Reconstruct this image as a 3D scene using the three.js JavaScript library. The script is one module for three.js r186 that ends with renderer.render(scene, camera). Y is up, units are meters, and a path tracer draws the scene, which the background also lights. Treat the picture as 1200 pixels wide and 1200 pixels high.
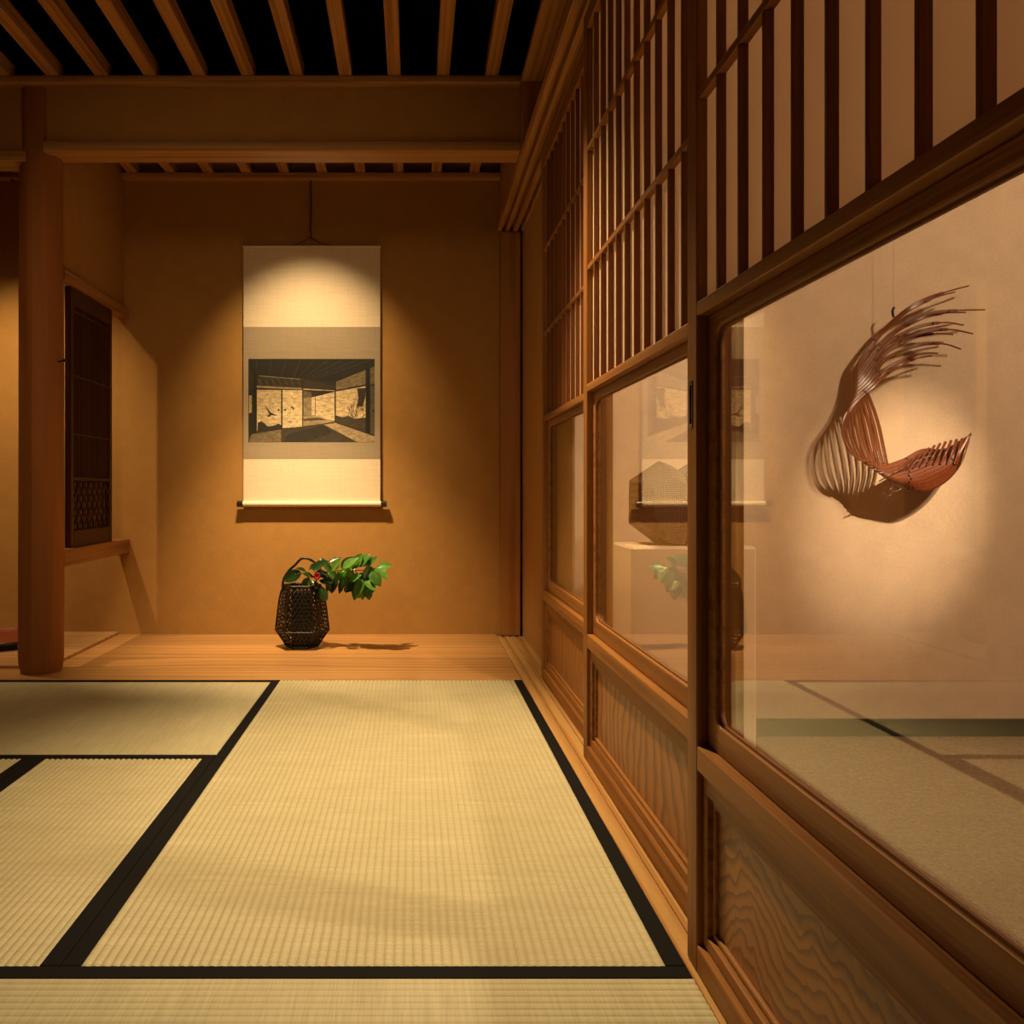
import * as THREE from 'three';
import { mergeGeometries } from 'three/addons/utils/BufferGeometryUtils.js';

// ---------------------------------------------------------------- camera, lights, exposure
const scene = new THREE.Scene();
scene.background = new THREE.Color(0, 0, 0);
const camera = new THREE.PerspectiveCamera(2 * Math.atan(600 / 976) * 180 / Math.PI, 1, 0.05, 50);
camera.position.set(0, 0.7, 0);
camera.lookAt(0, 0.7, -1);
camera.setViewOffset(1200, 1200, 116, 26, 1200, 1200);      // shifted lens: the eye level is at row 574, the vanishing point at column 484
const renderer = new THREE.WebGLRenderer();
renderer.toneMapping = THREE.LinearToneMapping;
renderer.toneMappingExposure = 1.0;
renderer.shadowMap.enabled = true;

const WARM = [1, 0.695, 0.335], GALLERY = [1, 0.745, 0.44];
// spotlights: [name, x, y, depth, aim x, aim y, aim depth, candela, half angle in degrees, penumbra, colour, size, label]
const SPOTS = [
  ['spotlight', -0.50, 2.10, 3.30, -0.50, 1.10, 4.04, 6.2, 34, 1.0, WARM, 1.2, 'small black spotlight behind the alcove beam aimed at the scroll'],
  ['spotlight', -0.64, 2.10, 3.27, -0.46, 0.05, 3.70, 25, 30, 1.0, WARM, 0.6, 'small black spotlight behind the alcove beam aimed at the flower basket'],
  ['spotlight', -1.90, 2.10, 3.30, -1.86, 0.35, 4.04, 7.5, 42, 1.0, WARM, 1.0, 'small black spotlight hidden behind the beam of the side alcove'],
  ['spotlight', -0.06, 2.14, 2.38, 0.16, 0.0, 1.90, 22, 39, 1.0, WARM, 2.0, 'black spotlight under the ceiling slats above the middle tatami mat'],
  ['spotlight', -0.95, 2.14, 0.45, -0.55, 0.3, 3.4, 4.2, 40, 1.0, WARM, 10.0, 'black spotlight under the ceiling slats near the rear wall'],
  ['spotlight', 2.02, 2.45, 0.60, 1.565, 0.66, 2.70, 40, 7.6, 1.0, GALLERY, 1.0, 'gallery spotlight aimed at the hanging bamboo sculpture'],
  ['spotlight', 1.30, 2.45, 1.30, 0.66, 0.86, 2.7, 12, 17, 1.0, GALLERY, 1.5, 'gallery spotlight aimed at the woven basket on the plinth'],
  ['spotlight', 2.30, 2.45, 0.60, 1.4, 0.3, 2.0, 15, 80, 1.0, GALLERY, 5.0, 'wide gallery spotlight washing the cream wall'],
];

// ---------------------------------------------------------------- helpers
let seed = 7;
const rnd = () => { seed = (seed + 0x6d2b79f5) | 0; let t = Math.imul(seed ^ (seed >>> 15), 1 | seed); t = (t + Math.imul(t ^ (t >>> 7), 61 | t)) ^ t; return ((t ^ (t >>> 14)) >>> 0) / 4294967296; };
const rr = (a, b) => a + (b - a) * rnd();
const V = (x, y, d) => new THREE.Vector3(x, y, -d);
// a pixel of the photograph at a known depth
const PX = (px, py, d) => V((px - 484) * d / 976, 0.7 - (py - 574) * d / 976, d);
const clamp = (x, a = 0, b = 1) => Math.min(b, Math.max(a, x));
const mix = (a, b, t) => a + (b - a) * t;
const smooth = (a, b, x) => { const t = clamp((x - a) / (b - a)); return t * t * (3 - 2 * t); };

const hash = (x, y, s) => { let h = Math.imul(x, 374761393) ^ Math.imul(y, 668265263) ^ Math.imul(s, 1274126177); h = Math.imul(h ^ (h >>> 13), 1274126177); return ((h ^ (h >>> 16)) >>> 0) / 4294967296; };
function pn(x, y, px, py, s = 0) {             // periodic value noise
  const ix = Math.floor(x), iy = Math.floor(y), fx = x - ix, fy = y - iy, u = fx * fx * (3 - 2 * fx), v = fy * fy * (3 - 2 * fy);
  const m = (a, p) => ((a % p) + p) % p, x0 = m(ix, px), x1 = m(ix + 1, px), y0 = m(iy, py), y1 = m(iy + 1, py);
  return mix(mix(hash(x0, y0, s), hash(x1, y0, s), u), mix(hash(x0, y1, s), hash(x1, y1, s), u), v);
}
const fbm = (x, y, s, o = 4) => { let a = 0.5, v = 0; for (let i = 0; i < o; i++) { v += a * pn(x, y, 4096, 4096, s + i); x *= 2.03; y *= 2.03; a *= 0.5; } return v; };
function tex(w, h, f, { srgb = true, size = null } = {}) {   // f(u, v) -> [r, g, b] or a number, 0..1; size: metres of one repeat
  const d = new Uint8Array(w * h * 4);
  for (let y = 0; y < h; y++) for (let x = 0; x < w; x++) {
    const c = f((x + 0.5) / w, (y + 0.5) / h), i = (y * w + x) * 4;
    const [r, g, b] = typeof c === 'number' ? [c, c, c] : c;
    d[i] = 255 * clamp(r); d[i + 1] = 255 * clamp(g); d[i + 2] = 255 * clamp(b); d[i + 3] = 255;
  }
  const t = new THREE.DataTexture(d, w, h, THREE.RGBAFormat);
  t.magFilter = THREE.LinearFilter; t.wrapS = t.wrapT = THREE.RepeatWrapping; t.needsUpdate = true;
  if (srgb) t.colorSpace = THREE.SRGBColorSpace;
  if (size) t.repeat.set(1 / size[0], 1 / size[1]);
  return t;
}
function metricUV(g, grain) {                    // uv in metres, u along the grain axis (0 x, 1 y, 2 z)
  const p = g.attributes.position, n = g.attributes.normal, uv = new Float32Array(p.count * 2), ou = rr(0, 5), ov = rr(0, 5);
  for (let i = 0; i < p.count; i++) {
    const c = [p.getX(i), p.getY(i), p.getZ(i)], a = [Math.abs(n.getX(i)), Math.abs(n.getY(i)), Math.abs(n.getZ(i))];
    let k = a[0] > a[1] && a[0] > a[2] ? 0 : a[1] > a[2] ? 1 : 2;
    if (k === grain) { const o = [0, 1, 2].filter((q) => q !== grain); uv[2 * i] = c[o[0]] * 0.3 + ou; uv[2 * i + 1] = c[o[1]] + ov; } else {
      const o = 3 - k - grain; uv[2 * i] = c[grain] + ou; uv[2 * i + 1] = c[o] + c[k] * 0.37 + ov;
    }
  }
  g.setAttribute('uv', new THREE.BufferAttribute(uv, 2));
  return g;
}
function box(x0, x1, y0, y1, d0, d1, c = 0.0015, grain = null) {    // chamfered box, in metres, depth into the picture
  const cx = (x0 + x1) / 2, cy = (y0 + y1) / 2, cz = -(d0 + d1) / 2, h = [Math.abs(x1 - x0) / 2, Math.abs(y1 - y0) / 2, Math.abs(d1 - d0) / 2];
  c = Math.min(c, 0.45 * Math.min(...h));
  const pos = [], nor = [], vert = (s, k) => s.map((q, i) => q * (i === k ? h[i] : h[i] - c));
  const poly = (pts) => {
    const a = new THREE.Vector3(...pts[0]), b = new THREE.Vector3(...pts[1]), e = new THREE.Vector3(...pts[2]), n = b.clone().sub(a).cross(e.clone().sub(a)).normalize();
    const mid = pts.reduce((m, q) => m.add(new THREE.Vector3(...q)), new THREE.Vector3());
    if (n.dot(mid) < 0) { pts = pts.slice().reverse(); n.negate(); }
    for (let i = 1; i + 1 < pts.length; i++) for (const q of [pts[0], pts[i], pts[i + 1]]) { pos.push(q[0] + cx, q[1] + cy, q[2] + cz); nor.push(n.x, n.y, n.z); }
  };
  for (let k = 0; k < 3; k++) {
    const [a, b] = [0, 1, 2].filter((q) => q !== k);
    const S = (sk, sa, sb) => { const s = []; s[k] = sk; s[a] = sa; s[b] = sb; return s; };
    for (const sk of [-1, 1]) poly([S(sk, -1, -1), S(sk, 1, -1), S(sk, 1, 1), S(sk, -1, 1)].map((s) => vert(s, k)));
    if (c > 0) for (const sa of [-1, 1]) for (const sb of [-1, 1]) poly([vert(S(-1, sa, sb), a), vert(S(1, sa, sb), a), vert(S(1, sa, sb), b), vert(S(-1, sa, sb), b)]);
  }
  if (c > 0) for (const x of [-1, 1]) for (const y of [-1, 1]) for (const z of [-1, 1]) poly([0, 1, 2].map((k) => vert([x, y, z], k)));
  const g = new THREE.BufferGeometry();
  g.setAttribute('position', new THREE.Float32BufferAttribute(pos, 3));
  g.setAttribute('normal', new THREE.Float32BufferAttribute(nor, 3));
  return metricUV(g, grain ?? h.indexOf(Math.max(...h)));
}
function ring(outer, inner, radius, x0, x1, grain = 2, bevel = 0.002) {   // a frame in the (depth, height) plane with a rounded opening, thick from x0 to x1
  const [a0, b0, a1, b1] = outer, [c0, d0, c1, d1] = inner, s = new THREE.Shape([[a0, b0], [a1, b0], [a1, b1], [a0, b1]].map((q) => new THREE.Vector2(...q)));
  const h = new THREE.Path(), r = Math.max(radius, 1e-4);
  h.moveTo(c0 + r, d0); h.lineTo(c1 - r, d0); h.absarc(c1 - r, d0 + r, r, -Math.PI / 2, 0); h.lineTo(c1, d1 - r); h.absarc(c1 - r, d1 - r, r, 0, Math.PI / 2);
  h.lineTo(c0 + r, d1); h.absarc(c0 + r, d1 - r, r, Math.PI / 2, Math.PI); h.lineTo(c0, d0 + r); h.absarc(c0 + r, d0 + r, r, Math.PI, 1.5 * Math.PI);
  s.holes.push(h);
  const g = new THREE.ExtrudeGeometry(s, { depth: Math.abs(x1 - x0) - 2 * bevel, bevelEnabled: true, bevelThickness: bevel, bevelSize: bevel, bevelOffset: -bevel, bevelSegments: 2, curveSegments: 6 });
  g.translate(0, 0, bevel);
  g.applyMatrix4(new THREE.Matrix4().set(0, 0, 1, x0, 0, 1, 0, 0, -1, 0, 0, 0, 0, 0, 0, 1));
  return metricUV(g, grain);
}
function prismZ(points, d0, d1) {                 // a profile of (x, y) points run along the depth
  const s = new THREE.Shape(points.map((q) => new THREE.Vector2(...q)));
  const g = new THREE.ExtrudeGeometry(s, { depth: d1 - d0, bevelEnabled: false });
  g.translate(0, 0, -d1);
  return metricUV(g, 2);
}
function tube(pts, r, seg = 24, rad = 6, taper = null) {
  const c = new THREE.CatmullRomCurve3(pts), g = new THREE.TubeGeometry(c, seg, r, rad, false);
  if (taper) { const p = g.attributes.position; for (let i = 0; i <= seg; i++) { const q = c.getPointAt(i / seg), k = taper(i / seg); for (let j = 0; j <= rad; j++) { const n = i * (rad + 1) + j; p.setXYZ(n, q.x + (p.getX(n) - q.x) * k, q.y + (p.getY(n) - q.y) * k, q.z + (p.getZ(n) - q.z) * k); } } }
  return g;
}
const used = new Map();
function numbered(name) { const n = used.get(name) ?? 0; used.set(name, n + 1); return n ? name + '_' + String(n).padStart(3, '0') : name; }
function tag(o, label, category, { group, kind } = {}) { o.userData.label = label; o.userData.category = category; if (group) o.userData.group = group; if (kind) o.userData.kind = kind; return o; }
function thing(name, label, category, opt = {}, at = null) {
  const o = new THREE.Group(); o.name = numbered(name); scene.add(o);
  if (at) o.position.copy(at);
  return tag(o, label, category, opt);
}
function part(parent, name, geo, material, label) {               // geometry in world metres; placed under the parent
  const m = new THREE.Mesh(geo, material); m.name = name;
  if (parent.isGroup || parent.isMesh) { parent.updateWorldMatrix(true, false); const inv = parent.matrixWorld.clone().invert(); m.applyMatrix4(inv); parent.add(m); }
  if (label) m.userData.label = label;
  return m;
}
function single(name, geo, material, label, category, opt = {}) { const m = new THREE.Mesh(geo, material); m.name = numbered(name); scene.add(m); return tag(m, label, category, opt); }
const STRUCT = { kind: 'structure' };

// ---------------------------------------------------------------- materials
const grainTex = tex(1024, 512, (u, v) => {
  const w = v + 0.012 * (pn(u * 3, v * 6, 3, 6, 1) - 0.5);
  const a = pn(u * 2, w * 26, 2, 26, 2), b = pn(u * 3, w * 70, 3, 70, 3), f = pn(u * 40, w * 230, 40, 230, 4);
  const k = 1 - 0.13 * smooth(0.5, 0.85, a) - 0.10 * b - 0.07 * f;
  return [k, k * (0.985 - 0.04 * smooth(0.5, 0.9, a)), k * (0.96 - 0.08 * smooth(0.5, 0.9, a))];
}, { size: [1.5, 0.24] });
const grainBump = tex(512, 256, (u, v) => 0.5 * pn(u * 3, v * 70, 3, 70, 3) + 0.5 * pn(u * 30, v * 120, 30, 120, 4), { srgb: false, size: [1.5, 0.24] });
const logTex = tex(512, 512, (u, v) => { const k = 0.8 + 0.2 * pn(u * 3, v * 4, 3, 4, 15) - 0.06 * pn(u * 10, v * 60, 10, 60, 16) + 0.05 * pn(u * 8, v * 8, 8, 8, 17); return [k, k * 0.97, k * 0.93]; }, { size: [2.2, 0.48] });
const boardTex = tex(1024, 512, (u, v) => {       // broad cedar boards with wide soft figure
  const w = v + 0.05 * (pn(u * 2, v * 3, 2, 3, 11) - 0.5) + 0.012 * (pn(u * 7, v * 9, 7, 9, 12) - 0.5);
  const a = w * 9 + 1.6 * pn(u * 2, v * 12, 2, 12, 18), s = a - Math.floor(a), f = pn(u * 40, w * 240, 40, 240, 13), big = pn(u * 2, v * 3, 2, 3, 14);
  const k = 0.98 - 0.09 * smooth(0.35, 0.95, s) * (1 - smooth(0.95, 1, s)) - 0.05 * f - 0.14 * big;
  return [k, k * (0.98 - 0.07 * smooth(0.4, 1, s)), k * (0.95 - 0.12 * smooth(0.4, 1, s))];
}, { size: [1.7, 0.55] });
function figured(s, ax, ay, n, warp, fine) {     // contour figure of a flat sawn panel
  return tex(1024, 256, (u, v) => {
    const wx = fbm(u * ax, v * ay, s) - 0.5, wy = fbm(u * ax * 2.2 + 9, v * ay * 2.2, s + 5) - 0.5;
    const q = n * (fine ? u * 2.2 : v) + warp * wx + warp * 0.28 * wy, r = q - Math.floor(q), fib = fbm(u * 260, v * 14, s + 9, 2);
    const k = 0.97 - 0.26 * smooth(0.35, 0.93, r) * (1 - smooth(0.93, 1.0, r)) - 0.10 * fib;
    return [k, k * (0.97 - 0.1 * smooth(0.4, 1, r)), k * (0.93 - 0.16 * smooth(0.4, 1, r))];
  });
}
const figA = figured(31, 7, 0.9, 9, 6.5, false), figB = figured(41, 5, 0.8, 9, 3.4, true), figC = figured(51, 5, 0.8, 11, 3, true);
const plasterBump = tex(512, 512, (u, v) => 0.5 * pn(u * 90, v * 90, 90, 90, 21) + 0.3 * pn(u * 230, v * 230, 230, 230, 22) + 0.2 * pn(u * 30, v * 60, 30, 60, 23), { srgb: false, size: [0.5, 0.5] });
const plasterTex = tex(512, 512, (u, v) => 0.9 + 0.1 * (0.4 * pn(u * 12, v * 12, 12, 12, 24) + 0.6 * pn(u * 200, v * 200, 200, 200, 25)), { size: [0.5, 0.5] });
const rushTex = tex(512, 1024, (u, v) => {         // u along the ribs, v across them: fine rushes lie across
  const r = pn(u * 220, v * 14, 220, 14, 31), t = pn(u * 70, v * 4, 70, 4, 32), b = pn(u * 6, v * 6, 6, 6, 33), k = 0.87 + 0.07 * r + 0.03 * t + 0.03 * b;
  return [k, k * (0.985 + 0.02 * t), k * (0.95 + 0.06 * r)];
}, { size: [0.36, 0.5] });
const rushBump = tex(512, 512, (u, v) => pn(u * 220, v * 14, 220, 14, 31), { srgb: false, size: [0.36, 0.5] });
const carpetTex = tex(512, 512, (u, v) => 0.72 + 0.28 * (0.6 * pn(u * 170, v * 170, 170, 170, 41) + 0.4 * pn(u * 60, v * 60, 60, 60, 42)), { size: [0.5, 0.5] });
const carpetBump = tex(512, 512, (u, v) => pn(u * 170, v * 170, 170, 170, 41), { srgb: false, size: [0.5, 0.5] });
const clothTex = tex(512, 512, (u, v) => 0.93 + 0.04 * Math.sin(u * 400) * Math.sin(v * 400) + 0.05 * pn(u * 6, v * 160, 6, 160, 45) - 0.03 * pn(u * 120, v * 8, 120, 8, 46), { size: [0.4, 0.4] });
const hempBump = tex(256, 256, (u, v) => 0.5 + 0.25 * Math.sin(u * 402) + 0.25 * Math.sin(v * 402), { srgb: false, size: [0.08, 0.08] });
const weaveTex = tex(256, 256, (u, v) => { const a = Math.sin(u * 75.4), b = Math.sin(v * 75.4); return 0.25 + 0.6 * Math.abs(a * b) + 0.15 * pn(u * 60, v * 60, 60, 60, 48); }, { size: [0.14, 0.14] });
const speckTex = tex(256, 256, (u, v) => { const k = pn(u * 70, v * 70, 70, 70, 49); return [0.75 + 0.25 * k, 0.6 + 0.4 * k * k, 0.55 + 0.45 * k * k]; }, { size: [0.2, 0.2] });

const std = (rgb, o = {}) => { const { map, ...rest } = o; const m = new THREE.MeshPhysicalMaterial({ roughness: 0.7, ...rest }); m.color.setRGB(...rgb); if (map) m.map = map; return m; };
const wood = (rgb, o = {}) => std(rgb, { map: grainTex, bumpMap: grainBump, bumpScale: 0.0004, roughness: 0.5, specularIntensity: 0.6, ...o });
const M = {
  door: wood([0.34, 0.145, 0.036]), doorBar: wood([0.24, 0.088, 0.022]), ceil: wood([0.54, 0.285, 0.10], { roughness: 0.6 }), beam: wood([0.53, 0.285, 0.10], { roughness: 0.5 }),
  pillar: wood([0.46, 0.22, 0.07], { map: boardTex }), log: wood([0.42, 0.165, 0.045], { map: logTex, roughness: 0.62, bumpScale: 0.0003 }),
  sill: wood([0.58, 0.36, 0.15], { map: boardTex, roughness: 0.4 }), board: wood([0.60, 0.345, 0.145], { map: boardTex, roughness: 0.38 }), kamachi: wood([0.58, 0.33, 0.14], { roughness: 0.36 }),
  boardPale: wood([0.62, 0.38, 0.19], { map: boardTex, roughness: 0.4 }), screen: wood([0.075, 0.024, 0.008], { roughness: 0.5 }), windowRail: wood([0.42, 0.21, 0.075]),
  plaster: std([0.44, 0.23, 0.062], { map: plasterTex, bumpMap: plasterBump, bumpScale: 0.0005, roughness: 0.95 }),
  black: std([0.0015, 0.0014, 0.0013], { roughness: 1, specularIntensity: 0 }), blackMetal: std([0.02, 0.018, 0.016], { roughness: 0.4, metalness: 0.6 }),
  mat: std([0.565, 0.525, 0.36], { map: rushTex, bumpMap: rushBump, bumpScale: 0.00015, roughness: 0.62 }), matCore: std([0.42, 0.34, 0.2], { roughness: 0.95 }),
  heri: std([0.006, 0.006, 0.007], { specularIntensity: 0.3, bumpMap: hempBump, bumpScale: 0.0004, roughness: 0.85 }),
  paper: std([0.84, 0.66, 0.50], { roughness: 1, transmission: 0.55 }), paperDark: std([0.30, 0.19, 0.10], { roughness: 1 }),
  glass: new THREE.MeshPhysicalMaterial({ color: 0xffffff, roughness: 0.0, transmission: 1, ior: 1.5, thickness: 0 }),
  gallery: std([0.69, 0.50, 0.355], { map: plasterTex, roughness: 0.92 }), carpet: std([0.34, 0.22, 0.135], { map: carpetTex, bumpMap: carpetBump, bumpScale: 0.002, roughness: 1 }),
  skirting: std([0.016, 0.02, 0.01], { roughness: 0.6 }), plinth: std([0.74, 0.58, 0.42], { roughness: 0.7 }),
  silkPale: std([0.80, 0.67, 0.51], { map: clothTex, roughness: 0.8 }), silkGrey: std([0.36, 0.285, 0.20], { map: clothTex, roughness: 0.85 }),
  bamboo: std([0.18, 0.040, 0.010], { map: grainTex, roughness: 0.4, clearcoat: 0.2, clearcoatRoughness: 0.3 }), bambooTie: std([0.05, 0.02, 0.01], { roughness: 0.6 }),
  basketDark: std([0.0045, 0.003, 0.0025], { roughness: 0.45 }), basketBrown: std([0.32, 0.10, 0.032], { map: weaveTex, bumpMap: weaveTex, bumpScale: 0.002, roughness: 0.55 }),
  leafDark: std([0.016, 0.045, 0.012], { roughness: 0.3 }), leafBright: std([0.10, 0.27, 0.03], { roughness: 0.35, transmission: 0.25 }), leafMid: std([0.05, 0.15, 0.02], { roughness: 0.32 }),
  red: std([0.30, 0.004, 0.025], { roughness: 0.5 }), twig: std([0.07, 0.03, 0.014], { roughness: 0.8 }),
  lacquer: std([0.008, 0.007, 0.006], { roughness: 0.25, clearcoat: 0.6 }), trayTop: std([0.26, 0.075, 0.025], { map: speckTex, roughness: 0.5 }), wire: std([0.3, 0.26, 0.2], { roughness: 0.4, metalness: 0.8 }),
  lens: new THREE.MeshStandardMaterial({ color: 0x332211, emissive: 0xffc070, emissiveIntensity: 1.5 }),
};

// ---------------------------------------------------------------- spotlights with their fittings
for (const [name, x, y, d, ax, ay, ad, cd, deg, pen, col, size, label] of SPOTS) {
  const at = V(x, y, d), dir = V(ax, ay, ad).sub(at).normalize(), q = new THREE.Quaternion().setFromUnitVectors(new THREE.Vector3(0, -1, 0), dir);
  const o = thing(name, label, 'spotlight', { group: x > 0.6 ? 'spotlights of the gallery' : 'spotlights of the tatami room' }, at);
  const piece = (nm, g, m) => { g.applyQuaternion(q); const k = new THREE.Mesh(g, m); k.name = nm; o.add(k); };
  const can = new THREE.LatheGeometry([[0, 0.09], [0.024, 0.088], [0.028, 0.075], [0.028, 0.008], [0.026, 0.008], [0.026, 0.02], [0, 0.021]].map((p) => new THREE.Vector2(...p)), 20);
  piece('housing', can, M.blackMetal);
  const lens = new THREE.CylinderGeometry(0.024, 0.024, 0.003, 20); lens.translate(0, 0.016, 0); piece('lens', lens, M.lens);
  const stem = new THREE.CylinderGeometry(0.006, 0.006, 0.07, 8); stem.translate(0, 0.118, 0); const k = new THREE.Mesh(stem, M.blackMetal); k.name = 'stem'; o.add(k);
  const l = new THREE.SpotLight(new THREE.Color().setRGB(...col), cd, 0, deg * Math.PI / 180, pen, 2);
  l.name = 'lamp'; l.shadow.radius = size; l.castShadow = true; l.shadow.mapSize.set(1024, 1024); l.shadow.bias = -0.0005;
  l.position.copy(dir).multiplyScalar(0.012); l.target.position.copy(dir); l.target.name = 'aim'; o.add(l); o.add(l.target);
}

// ---------------------------------------------------------------- room shell
const RX = 0.402, LX = -2.45, BACK = 4.04, REAR = -1.0, TOP = 2.302;
single('floor', box(LX - 0.1, 0.44, -0.16, -0.056, REAR - 0.1, BACK, 0), M.matCore, 'bare subfloor beneath the tatami mats and alcove boards', 'floor', STRUCT);
single('ceiling', box(LX - 0.1, 0.60, TOP, TOP + 0.08, REAR - 0.1, BACK + 0.1, 0), M.black, 'black painted ceiling void above the wooden slats', 'ceiling', STRUCT);
single('wall_back', box(LX - 0.1, 0.60, -0.16, TOP, BACK, BACK + 0.09, 0), M.plaster, 'ochre earth plaster wall behind the hanging scroll', 'wall', STRUCT);
single('wall_left', box(LX - 0.1, LX, -0.056, TOP, REAR, BACK, 0), M.plaster, 'ochre earth plaster wall closing the side alcove', 'wall', STRUCT);
single('wall_rear', box(LX - 0.1, 0.60, -0.056, TOP, REAR - 0.1, REAR, 0), M.plaster, 'ochre plaster wall at the entrance end of the tatami room', 'wall', STRUCT);
single('wall_right', box(0.526, 0.60, -0.16, 1.976, 2.752, BACK, 0), M.plaster, 'narrow ochre plaster wall between the back pillar and the sliding doors', 'wall', STRUCT);
single('wall_above_doors', box(0.486, 0.53, 1.976, TOP, REAR, 3.152, 0), M.plaster, 'ochre plaster band above the lintel of the sliding doors', 'wall', STRUCT);
single('wall_near_doors', box(0.446, 0.53, -0.05, 1.936, REAR, 0.20, 0), M.plaster, 'ochre plaster wall beyond the near end of the sliding doors', 'wall', STRUCT);
single('wall_alcove_side', box(0.42, 0.486, 1.976, TOP, 3.152, BACK, 0), M.plaster, 'ochre plaster above the lintel inside the scroll alcove', 'wall', STRUCT);
single('wall_over_beam', box(-1.40, 0.42, 2.012, 2.2465, 3.152, 3.225, 0), M.plaster, 'ochre plaster strip above the long alcove beam', 'wall', STRUCT);
single('wall_over_side_beam', box(LX, -1.46, 1.976, 2.2465, 3.152, 3.225, 0), M.plaster, 'ochre plaster strip above the side alcove beam', 'wall', STRUCT);
single('wall_partition', box(-1.455, -1.40, 1.575, TOP, 3.235, BACK, 0), M.plaster, 'hanging plaster partition above the lattice window of the alcove', 'wall', STRUCT);

// slatted ceiling of the room and of the alcoves: each slat its own piece
const slats = thing('ceiling_slats', 'row of bare wooden ceiling slats with black gaps over the tatami room', 'slatted ceiling', STRUCT, V(0, 2.247, 1));
const alcoveSlats = thing('ceiling_slats', 'short wooden ceiling slats inside the alcove behind the beam', 'slatted ceiling', STRUCT, V(0, 2.222, 3.6));
for (let k = 0; k < 15; k++) {
  const x = 0.2944 - k * 0.1823;
  part(slats, 'slat', box(x - 0.0239, x + 0.0239, 2.247, 2.3015, REAR, 3.15, 0.001), M.ceil);
  if (x < -1.38 && x > -1.48) continue;
  part(alcoveSlats, 'slat', box(x - 0.0239, x + 0.0239, 2.222, 2.270, 3.226, 4.035, 0.001), M.ceil);
}
single('trim', box(-2.44, 0.403, 2.221, 2.2465, 3.106, 3.151, 0.002), M.beam, 'thin wooden moulding where the room slats end above the alcove', 'moulding', STRUCT);
single('trim', box(0.404, 0.486, 2.221, 2.2465, REAR, 3.151, 0.002), M.beam, 'wooden ceiling moulding running above the sliding doors', 'moulding', STRUCT);
single('trim', box(-1.399, 0.419, 2.196, 2.2215, 3.99, 4.039, 0.002), M.beam, 'thin wooden moulding at the top of the wall behind the scroll', 'moulding', STRUCT);
single('trim', box(LX, -1.456, 2.196, 2.2215, 3.99, 4.039, 0.002), M.beam, 'thin wooden moulding at the top of the side alcove wall', 'moulding', STRUCT);
single('alcove_beam', box(-1.393, 0.404, 1.973, 2.011, 3.13, 3.244, 0.003), M.beam, 'long square wooden beam across the top of the scroll alcove', 'beam', STRUCT);
single('alcove_beam', box(LX, -1.459, 1.938, 1.975, 3.13, 3.244, 0.003), M.beam, 'lower square wooden beam across the side alcove beside the log', 'beam', STRUCT);
single('corner_stud', box(0.405, 0.486, 1.977, 2.2205, 3.10, 3.151, 0.002), M.pillar, 'short wooden stud between lintel and ceiling moulding by the beam end', 'stud', STRUCT);
single('alcove_pillar', box(0.418, 0.514, 0.001, 1.936, 3.985, 4.039, 0.003), M.pillar, 'flat cedar pillar standing in the back corner beside the alcove', 'pillar', STRUCT);

// lintel with three tracks, and the sill below it
{
  const g = (c, w) => [[c - w / 2, 0], [c - w / 2, 0.033], [c + w / 2, 0.033], [c + w / 2, 0]], tracks = [...g(0.4325, 0.018), ...g(0.4685, 0.020), ...g(0.508, 0.018)];
  single('door_lintel', prismZ([[0.405, 1.939], [0.407, 1.937], ...tracks.map(([x, y]) => [x, 1.937 + y]), [0.545, 1.937], [0.545, 1.9755], [0.407, 1.9755], [0.405, 1.9735]].reverse(), REAR, 3.984),
    M.beam, 'long grooved wooden lintel carrying the sliding doors', 'lintel', STRUCT);
  const t2 = [...g(0.4285, 0.012), ...g(0.4625, 0.012), ...g(0.4945, 0.012)];
  single('door_sill', prismZ([[RX, -0.055], [0.5255, -0.055], [0.5255, 0], ...t2.slice().reverse().map(([x, y]) => [x, -y * 0.12]), [RX + 0.001, 0], [RX, -0.001]], REAR, 3.984),
    M.sill, 'pale honey wood sill with shallow tracks between tatami and doors', 'sill', STRUCT);
}

// alcove floors
const af = thing('floor_alcove', 'broad honey coloured board floor of the scroll alcove', 'floor', STRUCT, V(-0.5, -0.05, 3.6));
part(af, 'board', box(-1.427, RX - 0.0015, -0.05, 0.0, 3.2585, 4.0385, 0.0012, 0), M.board);
part(af, 'front_board', box(LX, RX - 0.0015, -0.05, 0.0, 3.067, 3.2575, 0.0012, 0), M.kamachi);
single('floor_side_alcove', box(LX, -1.4275, -0.05, 0.0125, 3.2585, 4.0385, 0.0015, 0), M.boardPale, 'pale raised board floor of the side alcove under the tray', 'floor', STRUCT);

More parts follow.
